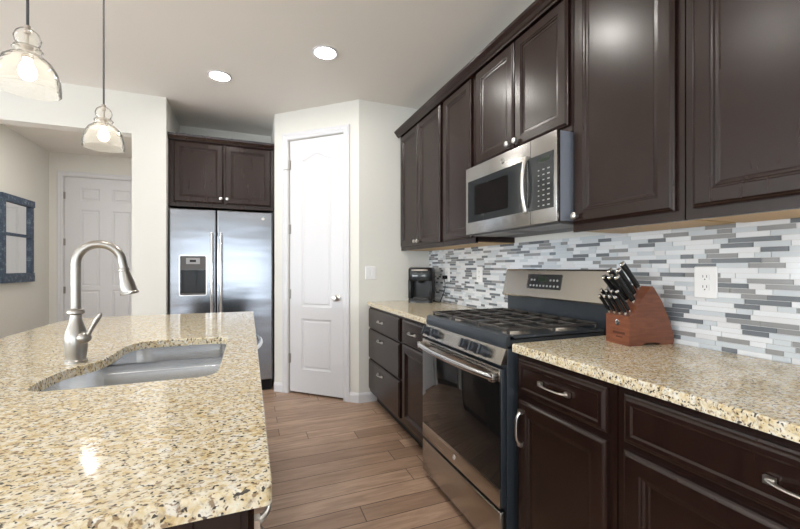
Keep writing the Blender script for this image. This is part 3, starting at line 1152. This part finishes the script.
for nm, p in (('near_bowl', near_p), ('far_bowl', far_p)):
    b = B()
    b.loft2([(p, IB - 0.001 - 0.0), (p, IB - 0.024), (shrink(p, 0.985), IB - 0.035), (shrink(p, 0.95), IB - 0.165), (shrink(p, 0.90), IB - 0.190), (shrink(p, 0.80), IB - 0.198)], fz)
    b.build(nm.split('_')[1], 'sinksteel', t, angle=60)
    cx = sum(q[0] for q in p) / len(p)
    cy = sum(q[1] for q in p) / len(p)
    B().lathe([(0.045, 0.0005), (0.043, 0.003), (0.032, 0.002), (0.028, 0.001), (0.001, 0.001)], Matrix.Translation((cx, cy, IB - 0.198)), 24).build('drain', 'chrome', t)
xl = [q[0] for q in near_p if abs(q[1] - (YD - 0.016)) < 1e-6]
b = B().box(min(xl) + 0.002, max(xl) - 0.002, YD - 0.0175, YD + 0.0175, IB - 0.19, IB - 0.018, 0.012, 4)
b.build('divider', 'sinksteel', t)

# faucet
t = thing('kitchen_faucet', 'brushed nickel pull-down gooseneck faucet behind the island sink', 'faucet', (-0.530, 1.566, CT))
m = Matrix.Translation((-0.530, 1.566, CT))
B().lathe([(0.031, 0.0), (0.031, 0.006), (0.0275, 0.010), (0.0275, 0.016), (0.0285, 0.025), (0.0312, 0.055), (0.0318, 0.078), (0.0280, 0.102), (0.0215, 0.122),
           (0.0165, 0.140), (0.0155, 0.156), (0.0235, 0.161), (0.0240, 0.168), (0.0215, 0.173), (0.0150, 0.176), (0.0140, 0.180)], m, 32).build('body', 'nickel', t)
pts = [(-0.530, 1.566, CT + 0.172 + 0.155 * k / 6) for k in range(7)]
cx, cz_, rr = -0.4665, CT + 0.327, 0.0635
for k in range(1, 19):
    th = pi - (pi * 0.97) * k / 18
    pts.append((cx + rr * cos(th), 1.566, cz_ + rr * sin(th)))
d_ = Vector((pts[-1][0] - pts[-2][0], 0, pts[-1][2] - pts[-2][2])).normalized()
e_ = Vector(pts[-1])
for k in range(1, 4):
    pts.append(tuple(e_ + d_ * 0.009 * k))
B().tube(pts, 0.0137, 18, up=(0, 1, 0)).build('spout', 'nickel', t)
e_ = Vector(pts[-1])
hd = Vector((0.20, 0, -0.98)).normalized()
mh = Matrix.Translation(e_) @ hd.to_track_quat('Z', 'Y').to_matrix().to_4x4()
sh = B().lathe([(0.0150, -0.004), (0.0165, 0.0), (0.0165, 0.006), (0.0150, 0.008), (0.0165, 0.020), (0.0215, 0.045), (0.0245, 0.066), (0.0250, 0.078), (0.0275, 0.081), (0.0275, 0.087), (0.022, 0.089), (0.001, 0.089)], mh, 28).build('spray_head', 'nickel', t)
hv = Vector((0.62, -0.30, 0.72)).normalized()
p0 = Vector((-0.512, 1.552, CT + 0.082))
mm = Matrix.Translation(Vector((-0.530, 1.566, CT + 0.078))) @ Vector((0.86, -0.48, 0.12)).to_track_quat('Z', 'Y').to_matrix().to_4x4()
lv = B().lathe([(0.020, 0.020), (0.020, 0.034), (0.017, 0.042), (0.010, 0.047), (0.001, 0.048)], mm, 20)
q0 = mm @ Vector((0, 0, 0.040))
hv = Vector((0.46, -0.12, 0.88)).normalized()
lv.tube([q0 + hv * (0.004 + 0.084 * k / 8) for k in range(9)], [0.006, 0.006, 0.006, 0.0065, 0.007, 0.0075, 0.008, 0.008, 0.0055], 12)
lv.build('lever_handle', 'nickel', t)

# island cabinets (fronts face the range)
fi = frame((-0.012, 0, 0), (0, 1, 0), (1, 0, 0))


def island_unit(name, label, y0, y1, hollow=False):
    t = thing(name, label, 'cabinet', (-0.3, (y0 + y1) / 2, 0))
    b = B()
    zt = IB - 0.001
    b.box(-0.62, -0.032, y0 + 0.0005, y0 + 0.018, 0.10, zt)
    b.box(-0.62, -0.032, y1 - 0.018, y1 - 0.0005, 0.10, zt)
    b.box(-0.62, -0.605, y0 + 0.018, y1 - 0.018, 0.10, zt)
    b.box(-0.605, -0.032, y0 + 0.018, y1 - 0.018, 0.10, 0.118)
    b.build('carcass', 'cab', t, smooth=False)
    b = B()
    for r_ in (rect(y0 + 0.0005, y0 + 0.035, 0.10, zt), rect(y1 - 0.035, y1 - 0.0005, 0.10, zt), rect(y0 + 0.035, y1 - 0.035, zt - 0.04, zt), rect(y0 + 0.035, y1 - 0.035, 0.10, 0.14), rect(y0 + 0.035, y1 - 0.035, 0.69, 0.73)):
        b.prism(r_, fi, -0.02, 0.0)
    b.build('face_frame', 'cab', t, smooth=False)
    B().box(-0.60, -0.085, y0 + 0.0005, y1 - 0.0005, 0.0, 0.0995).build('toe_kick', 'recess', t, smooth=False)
    return t


fi2 = frame((-0.012, 0, 0), (0, 1, 0), (1, 0, 0))
t = island_unit('island_cabinet', 'dark island cabinet under the near end of the granite island', 0.625, 0.915)
d = front('drawer', fi, 0.640, 0.900, 0.718, 0.862, DRAWER, t)
pull(fi, 0.770, 0.790, False, d, 0.13)
d = front('door', fi, 0.640, 0.900, 0.125, 0.702, DOOR, t)
pull(fi, 0.865, 0.62, True, d, 0.13)
b = B()
fe = frame((0, 0.625, 0), (1, 0, 0), (0, -1, 0))
b.prism(rect(-0.618, -0.075, 0.10, IB - 0.001), fe, 0.0, 0.008)
b.build('end_panel', 'cab', t, smooth=False)
t = island_unit('sink_cabinet', 'dark island cabinet below the sink, facing the range', 0.917, 2.175)
for a0, a1, px in ((0.935, 1.535, 1.50), (1.545, 2.155, 1.58)):
    front('false_drawer', fi, a0, a1, 0.718, 0.862, DRAWER, t)
    d = front('door', fi, a0, a1, 0.125, 0.702, DOOR, t)
    pull(fi, px, 0.62, True, d, 0.13)
t = thing('dishwasher', 'stainless dishwasher at the far end of the island, bowed handle showing', 'dishwasher', (-0.3, 2.49, 0))
B().box(-0.600, -0.030, 2.180, 2.790, 0.02, 0.872).build('body', 'dgreyp', t, smooth=False)
dd = B().box(-0.029, 0.006, 2.183, 2.787, 0.11, 0.868, 0.004).build('door', 'steel', t)
pts = [(0.022 + 0.046 * (1 - (2 * k / 20 - 1) ** 2), 2.215 + 0.54 * k / 20, 0.782) for k in range(21)]
b = B().tube(pts, 0.012, 12)
for y in (2.220, 2.750):
    b.box(0.004, 0.030, y - 0.012, y + 0.012, 0.770, 0.794, 0.003)
b.build('handle', 'chrome', dd)
b = B().box(-0.62, -0.012, 2.795, 2.880, 0.0, IB - 0.001)
o = tag(b.build('island_end_panel', 'cab', smooth=False), 'dark end panel closing the far end of the island', 'panel')
b = B().box(-0.640, -0.622, 0.625, 2.880, 0.0, IB - 0.001)
tag(b.build('island_back_panel', 'cab', smooth=False), 'dark back panel along the seating side of the island', 'panel')

# ------------------------------------------------------------------ pendants
def pendant(x, y, zb, label):
    t = thing('pendant_light', label, 'pendant light', (x, y, CZ), 'glass pendants over the island')
    m = Matrix.Translation((x, y, zb))
    kr, kz = 0.82, 0.855
    sp = lambda pr: [(r * kr, z * kz) for r, z in pr]
    B().lathe([(0.060, CZ - zb), (0.060, CZ - zb - 0.006), (0.050, CZ - zb - 0.022), (0.010, CZ - zb - 0.028), (0.001, CZ - zb - 0.028)], m, 28).build('canopy', 'bronze', t)
    B().tube([(x, y, zb + 0.150), (x, y, CZ - 0.02)], 0.0032, 10).build('cord', 'cord', t)
    B().lathe(sp([(0.0085, 0.190), (0.0085, 0.166), (0.004, 0.164), (0.004, 0.135), (0.015, 0.132), (0.016, 0.098), (0.012, 0.094), (0.001, 0.094)]), m, 20).build('socket', 'filament', t)
    prof = [(0.009, 0.180), (0.018, 0.178), (0.028, 0.168), (0.033, 0.153), (0.029, 0.138), (0.023, 0.129), (0.033, 0.126), (0.037, 0.120), (0.033, 0.113),
            (0.032, 0.108), (0.042, 0.100), (0.058, 0.086), (0.071, 0.064), (0.078, 0.038), (0.080, 0.014), (0.080, 0.0)]
    inner = [(max(r - 0.0028, 0.0075), z - (0.002 if i < 3 else 0)) for i, (r, z) in enumerate(prof)]
    B().lathe(sp(prof + inner[::-1]), m, 40, False, False).build('glass_shade', 'shade', t, angle=60)
    B().lathe(sp([(0.001, 0.030), (0.012, 0.032), (0.020, 0.042), (0.0225, 0.054), (0.019, 0.068), (0.012, 0.082), (0.011, 0.094)]), m, 20).build('bulb', 'bulb', t)
    return t


pendant(-0.520, 1.245, 1.678, 'larger-looking glass pendant cut by the left edge of the photo, nearer one over the island')
pendant(-0.510, 1.756, 1.682, 'complete glass pendant with long visible cord, farther one over the island')


def downlight(x, y, label):
    t = thing('recessed_light', label, 'ceiling light', (x, y, CZ), 'recessed lights in the ceiling')
    m = Matrix.Translation((x, y, CZ))
    B().lathe([(0.092, 0.0), (0.092, -0.004), (0.084, -0.008), (0.072, -0.006), (0.070, -0.001)], m, 32, False, False).build('trim_ring', 'white', t)
    B().lathe([(0.071, -0.001), (0.071, -0.0035), (0.001, -0.0035)], m, 32).build('lens', 'can', t)


downlight(-0.215, 3.36, 'lit recessed ceiling light nearer the refrigerator')
downlight(0.505, 2.72, 'lit recessed ceiling light nearer the range wall cabinets')
downlight(-0.42, 1.35, 'lit recessed ceiling light over the middle of the island')
downlight(0.470, 1.80, 'lit recessed ceiling light over the aisle in front of the range')
downlight(-1.62, 4.35, 'unseen ceiling light added to brighten the hall, just behind the header')  # added to lift the dim hall, hidden by the header
downlight(-1.62, 5.00, 'second unseen ceiling light added to brighten the hall, nearer the six-panel door')  # second added hall light, also hidden by the header
downlight(-2.2, 1.05, 'unseen ceiling light added for fill left of the island, over the dining side')  # fill light added out of view over the living area
downlight(-2.2, -1.4, 'unseen ceiling light added for fill behind the camera on the left')  # added ceiling fill, out of view at the rear left
downlight(0.2, -1.4, 'unseen ceiling light added for fill behind the camera on the right')  # added ceiling fill, out of view at the rear right

# ------------------------------------------------------------------ wall plates
def outlet(label, f, a, z, w=0.078, h=0.120, kind='outlet', group=None):
    t = thing('wall_outlet' if kind == 'outlet' else 'light_switch', label, 'outlet' if kind == 'outlet' else 'light switch', f(a, z, 0), group)
    o = round_poly([(a - w / 2, z - h / 2, 0.006), (a + w / 2, z - h / 2, 0.006), (a + w / 2, z + h / 2, 0.006), (a - w / 2, z + h / 2, 0.006)], 4)
    b = B().rings([[f(u, v, d) for u, v in p] for p, d in ((o, 0), (o, 0.003), (inset(o, 0.003), 0.006))])
    b.build('cover_plate', 'plate', t, smooth=False)
    if kind == 'outlet':
        for s_ in (-1, 1):
            c = z + s_ * 0.0195
            r_ = B().prism(round_poly([(a - 0.016, c - 0.014, 0.008), (a + 0.016, c - 0.014, 0.008), (a + 0.016, c + 0.014, 0.008), (a - 0.016, c + 0.014, 0.008)], 4), f, 0.006, 0.0075).build('socket_face', 'plate', t, smooth=False)
            b = B()
            for u in (-0.0065, 0.0065):
                b.prism(rect(a + u - 0.0012, a + u + 0.0012, c - 0.001, c + 0.008), f, 0.0075, 0.0079)
            b.lathe([(0.0026, 0), (0.0026, 0.0004)], Matrix.Translation(f(a, c - 0.008, 0.0075)) @ (f(0, 0, 1) - f(0, 0, 0)).to_track_quat('Z', 'Y').to_matrix().to_4x4(), 10)
            b.build('slots', 'slot', r_, smooth=False)
    else:
        for u in (-0.023, 0.023):
            B().prism(rect(a + u - 0.014, a + u + 0.014, z - 0.032, z + 0.032), f, 0.006, 0.0072).build('switch_frame', 'plate', t, smooth=False)
            B().rings([[f(p, q, d) for p, q, d in ((a + u - 0.012, z - 0.030, 0.0072), (a + u + 0.012, z - 0.030, 0.0072), (a + u + 0.012, z + 0.030, 0.0072), (a + u - 0.012, z + 0.030, 0.0072))],
                       [f(p, q, d) for p, q, d in ((a + u - 0.012, z - 0.030, 0.0085), (a + u + 0.012, z - 0.030, 0.0085), (a + u + 0.012, z + 0.030, 0.0125), (a + u - 0.012, z + 0.030, 0.0125))]]).build('rocker', 'plate', t, smooth=False)
    return t


fw = frame((XW - 0.0098, 0, 0), (0, -1, 0), (-1, 0, 0))
outlet('white double outlet on the mosaic right of the knife block', fw, -0.933, 1.173, 0.080, 0.122, group='outlets on the tiled wall')
outlet('white outlet on the mosaic between the coffee maker outlet and range', fw, -2.480, 1.177, group='outlets on the tiled wall')
outlet('white outlet on the mosaic with the black coffee maker plug', fw, -2.985, 1.165, group='outlets on the tiled wall')
fsw = frame((0, YP, 0), (1, 0, 0), (0, -1, 0))
outlet('white double switch plate on the pantry side wall', fsw, 1.040, 1.180, 0.100, 0.120, 'switch')

# ------------------------------------------------------------------ coffee maker
t = thing('coffee_maker', 'black pod coffee maker in the counter corner by the pantry wall', 'coffee maker', (1.455, 3.155, CT))
RZ = Matrix.Translation((1.462, 3.150, CT)) @ Matrix.Rotation(radians(-36), 4, 'Z') @ Matrix.Diagonal((1.15, 1.06, 1.0, 1))
# local: front faces -y, x across
pr = [(-0.095, -0.10, 0.03), (0.095, -0.10, 0.03), (0.095, 0.11, 0.045), (-0.095, 0.11, 0.045)]
lo = round_poly(pr, 5)


def lp(poly, z, k=1.0):
    return [RZ @ Vector((u * k, v * k, z)) for u, v in poly]


rear = round_poly([(-0.095, 0.0, 0.004), (0.095, 0.0, 0.004), (0.095, 0.11, 0.045), (-0.095, 0.11, 0.045)], 5)
B().rings([lp(lo, 0.0), lp(lo, 0.030), lp(lo, 0.038, 0.96)]).build('drip_base', 'blackp', t)
B().rings([lp(rear, 0.0365), lp(rear, 0.200)]).build('body', 'blackp', t)
fo = frame((0, 0, 0), (1, 0, 0), (0, -1, 0))
for s_ in (-1, 1):
    x0_, x1_ = sorted((s_ * 0.095, s_ * 0.070))
    B().box(x0_, x1_, -0.085, 0.0, 0.037, 0.20, 0.004, 2, RZ).build('side_pillar', 'blackm', t)
hdp = B()
hdp.rings([lp(lo, 0.195, 0.985), lp(lo, 0.200), lp(lo, 0.285), lp(lo, 0.298, 0.985), lp(lo, 0.308, 0.93), lp(lo, 0.313, 0.80)])
hh = hdp.build('brew_head', 'blackm', t)
B().box(-0.060, 0.060, -0.106, -0.096, 0.205, 0.270, 0.004, 2, RZ).build('front_display', 'tank', hh)
B().tube([RZ @ Vector((0.060 * cos(th), -0.108 - 0.012 * sin(th), 0.288)) for th in [pi * k / 12 for k in range(13)]], 0.006, 8).build('lid_handle', 'satin', hh)
B().box(-0.055, 0.055, -0.092, -0.010, 0.0385, 0.045, 0.002, 1, RZ).build('drip_grate', 'dgreyp', t)
B().lathe([(0.018, 0.175), (0.022, 0.196)], RZ @ Matrix.Translation((0, -0.05, 0)), 16).build('nozzle', 'blackp', t)
B().box(-0.0985, -0.0945, 0.015, 0.085, 0.05, 0.265, 0.0015, 1, RZ).build('water_tank', 'tank', t)
pb = B()
pb.box(XW - 0.055, XW - 0.0175, 2.970, 3.002, 1.128, 1.160, 0.006)
pb.build('power_plug', 'blackp', t)
cpts = []
c0, c1 = Vector((XW - 0.048, 2.985, 1.132)), Vector((1.545, 3.10, CT + 0.03))
for k in range(25):
    q = k / 24
    p = c0.lerp(c1, q)
    p.z = c0.z + (CT + 0.0045 - c0.z) * min(1, q / 0.55) ** 1.2 if q < 0.55 else CT + 0.0045 + 0.03 * max(0, (q - 0.8) / 0.2) ** 2
    p.y += -0.05 * sin(pi * q)
    p.x = min(p.x + 0.02 * sin(pi * min(1, q / 0.5)), XW - 0.016)
    cpts.append(p)
B().tube(cpts, 0.0035, 8).build('power_cord', 'blackp', t)

# ------------------------------------------------------------------ knife block and knives
KW, KL = 0.120, 0.221
phi = radians(-8)
KM = Matrix.Translation((1.395, 1.068, CT)) @ Matrix.Rotation(phi, 4, 'Z')     # local x: front to back, y: across (0..KW), z up
kb_t = thing('knife_block', 'reddish brown wooden knife block full of black-handled knives beside the range', 'knife block', (1.50, 1.13, CT))
side = [(0.0, 0.0), (0.012, 0.0), (0.060, 0.0), (0.080, 0.010), (0.130, 0.010), (0.150, 0.0), (0.198, 0.0), (0.205, 0.012), (0.203, 0.035), (0.180, 0.105), (0.150, 0.175), (0.120, 0.228), (0.112, 0.237), (0.104, 0.235), (0.036, 0.158), (0.034, 0.133), (0.0, 0.118)]
side = [(x * (1.0 if x < 0.11 else 1.0 + 0.08 * min(1, (x - 0.11) / 0.05)), z) for x, z in side]
b = B().rings([[KM @ Vector((x, y, z)) for x, z in side] for y in (0.0, KW)])
blk = b.build('block', 'block', kb_t, smooth=False)
m = KM @ Matrix.Translation((-0.0003, 0.058, 0.088)) @ Vector((-1, 0, 0)).to_track_quat('Z', 'Y').to_matrix().to_4x4()
B().lathe([(0.0115, 0), (0.0115, 0.0018), (0.0085, 0.0022), (0.0080, 0.0008), (0.001, 0.0008)], m, 24).build('emblem', 'chrome', blk)
b = B()
for k in range(11):
    y = 0.022 + k * 0.0056
    b.box(-0.0008, 0.001, y, y + 0.0035, 0.042 + 0.001 * (k % 2), 0.052, mx=KM)
for k in range(6):
    y = 0.034 + k * 0.0056
    b.box(-0.0008, 0.001, y, y + 0.0035, 0.028, 0.034, mx=KM)
b.build('stamped_lettering', 'dark_text', blk, smooth=False)


def knife(x, y, z, ax, L, w, th, label, group, name='kitchen_knife'):
    ax = Vector(ax).normalized()
    loc = KM @ Vector((x, y, z))
    t = thing(name, label, 'knife', loc, group)
    lat = Vector((0, 1, 0))
    up = ax.cross(lat).normalized()            # in the block's side plane
    R3 = KM.to_3x3()

    def ring(s_, ww, tt, bend=0.0):
        c = Vector((x, y, z)) + ax * s_ + up * bend
        return [KM @ (c + up * (ww * cos(a) * (1 if abs(cos(a)) < 0.7 else 0.96)) + lat * (tt * sin(a))) for a in [2 * pi * k / 12 for k in range(12)]]
    B().rings([ring(0.0015, w * 0.92, th * 0.9), ring(0.012, w * 0.92, th * 0.9)]).build('bolster', 'chrome', t)
    B().rings([ring(0.0122, w * 0.90, th), ring(0.03, w, th), ring(L * 0.4, w * 0.92, th), ring(L * 0.62, w * 0.98, th, 0.0006), ring(L * 0.85, w * 1.12, th, 0.002), ring(L - 0.008, w * 1.15, th, 0.003)]).build('handle', 'blackp', t)
    B().rings([ring(L - 0.0078, w * 1.16, th * 1.03, 0.003), ring(L - 0.002, w * 1.12, th, 0.003), ring(L, w * 0.8, th * 0.7, 0.003)]).build('end_cap', 'chrome', t)
    return t


axd = (-0.52, 0, 0.86)
ordn = ['first', 'second', 'third', 'fourth']
for r_, (sx, sz) in enumerate(((0.007, 0.1225), (0.0262, 0.131))):
    for k in range(4):
        knife(sx, 0.104 - k * 0.0275, sz + 0.0005, (-0.55, 0.03, 0.83), 0.092 if r_ == 0 else 0.110, 0.0074, 0.0062,
              'small black steak knife in the %s row of the block, %s from the left' % ('front' if r_ == 0 else 'second', ordn[k]), 'steak knives in the wooden block', 'steak_knife')
big = [(0.047, 0.088, 'far left of the tall handles'), (0.047, 0.056, 'low middle of the tall handles'), (0.047, 0.022, 'nearest to the front of the block side'),
       (0.070, 0.084, 'behind the far left tall handle'), (0.070, 0.040, 'in the middle of the sloped top'), (0.093, 0.044, 'topmost, nearest the peak of the block')]
for x, y, w_ in big:
    z = 0.158 + (x - 0.036) * (0.235 - 0.158) / (0.104 - 0.036)
    knife(x, y, z + 0.0012, (-0.61, 0.0, 0.79), 0.138, 0.0125, 0.0085, 'large black-handled knife in the wooden block, ' + w_, 'large knives in the wooden block')

# ------------------------------------------------------------------ hall mirror
fmr = frame((-2.44, 0, 0), (0, 1, 0), (1, 0, 0))
t = thing('wall_mirror', 'distressed blue two-pane window-frame mirror on the hall wall', 'mirror', (-2.44, 5.65, 1.06))
y0_, y1_, z0_, z1_ = 5.270, 5.900, 1.062, 2.022
b = B()
for r_ in (rect(y0_, y0_ + 0.062, z0_ + 0.02, z1_ - 0.02), rect(y1_ - 0.062, y1_, z0_ + 0.02, z1_ - 0.02)):
    b.prism(r_, fmr, 0.001, 0.036)
for r_ in (rect(y0_ - 0.015, y1_ + 0.012, z1_ - 0.075, z1_), rect(y0_ - 0.01, y1_ + 0.008, z0_, z0_ + 0.105)):
    b.prism(r_, fmr, 0.001, 0.042)
b.build('frame', 'blue', t, smooth=False)
zm = 1.595
B().prism(rect(y0_ + 0.062, y1_ - 0.062, zm - 0.016, zm + 0.016), fmr, 0.006, 0.030).build('muntin', 'blue', t, smooth=False)
B().prism(rect(y0_ + 0.060, y1_ - 0.060, zm + 0.014, z1_ - 0.073), fmr, 0.001, 0.012).build('upper_pane', 'mirror', t, smooth=False)
B().prism(rect(y0_ + 0.060, y1_ - 0.060, z0_ + 0.103, zm - 0.014), fmr, 0.001, 0.012).build('lower_pane', 'mirror', t, smooth=False)
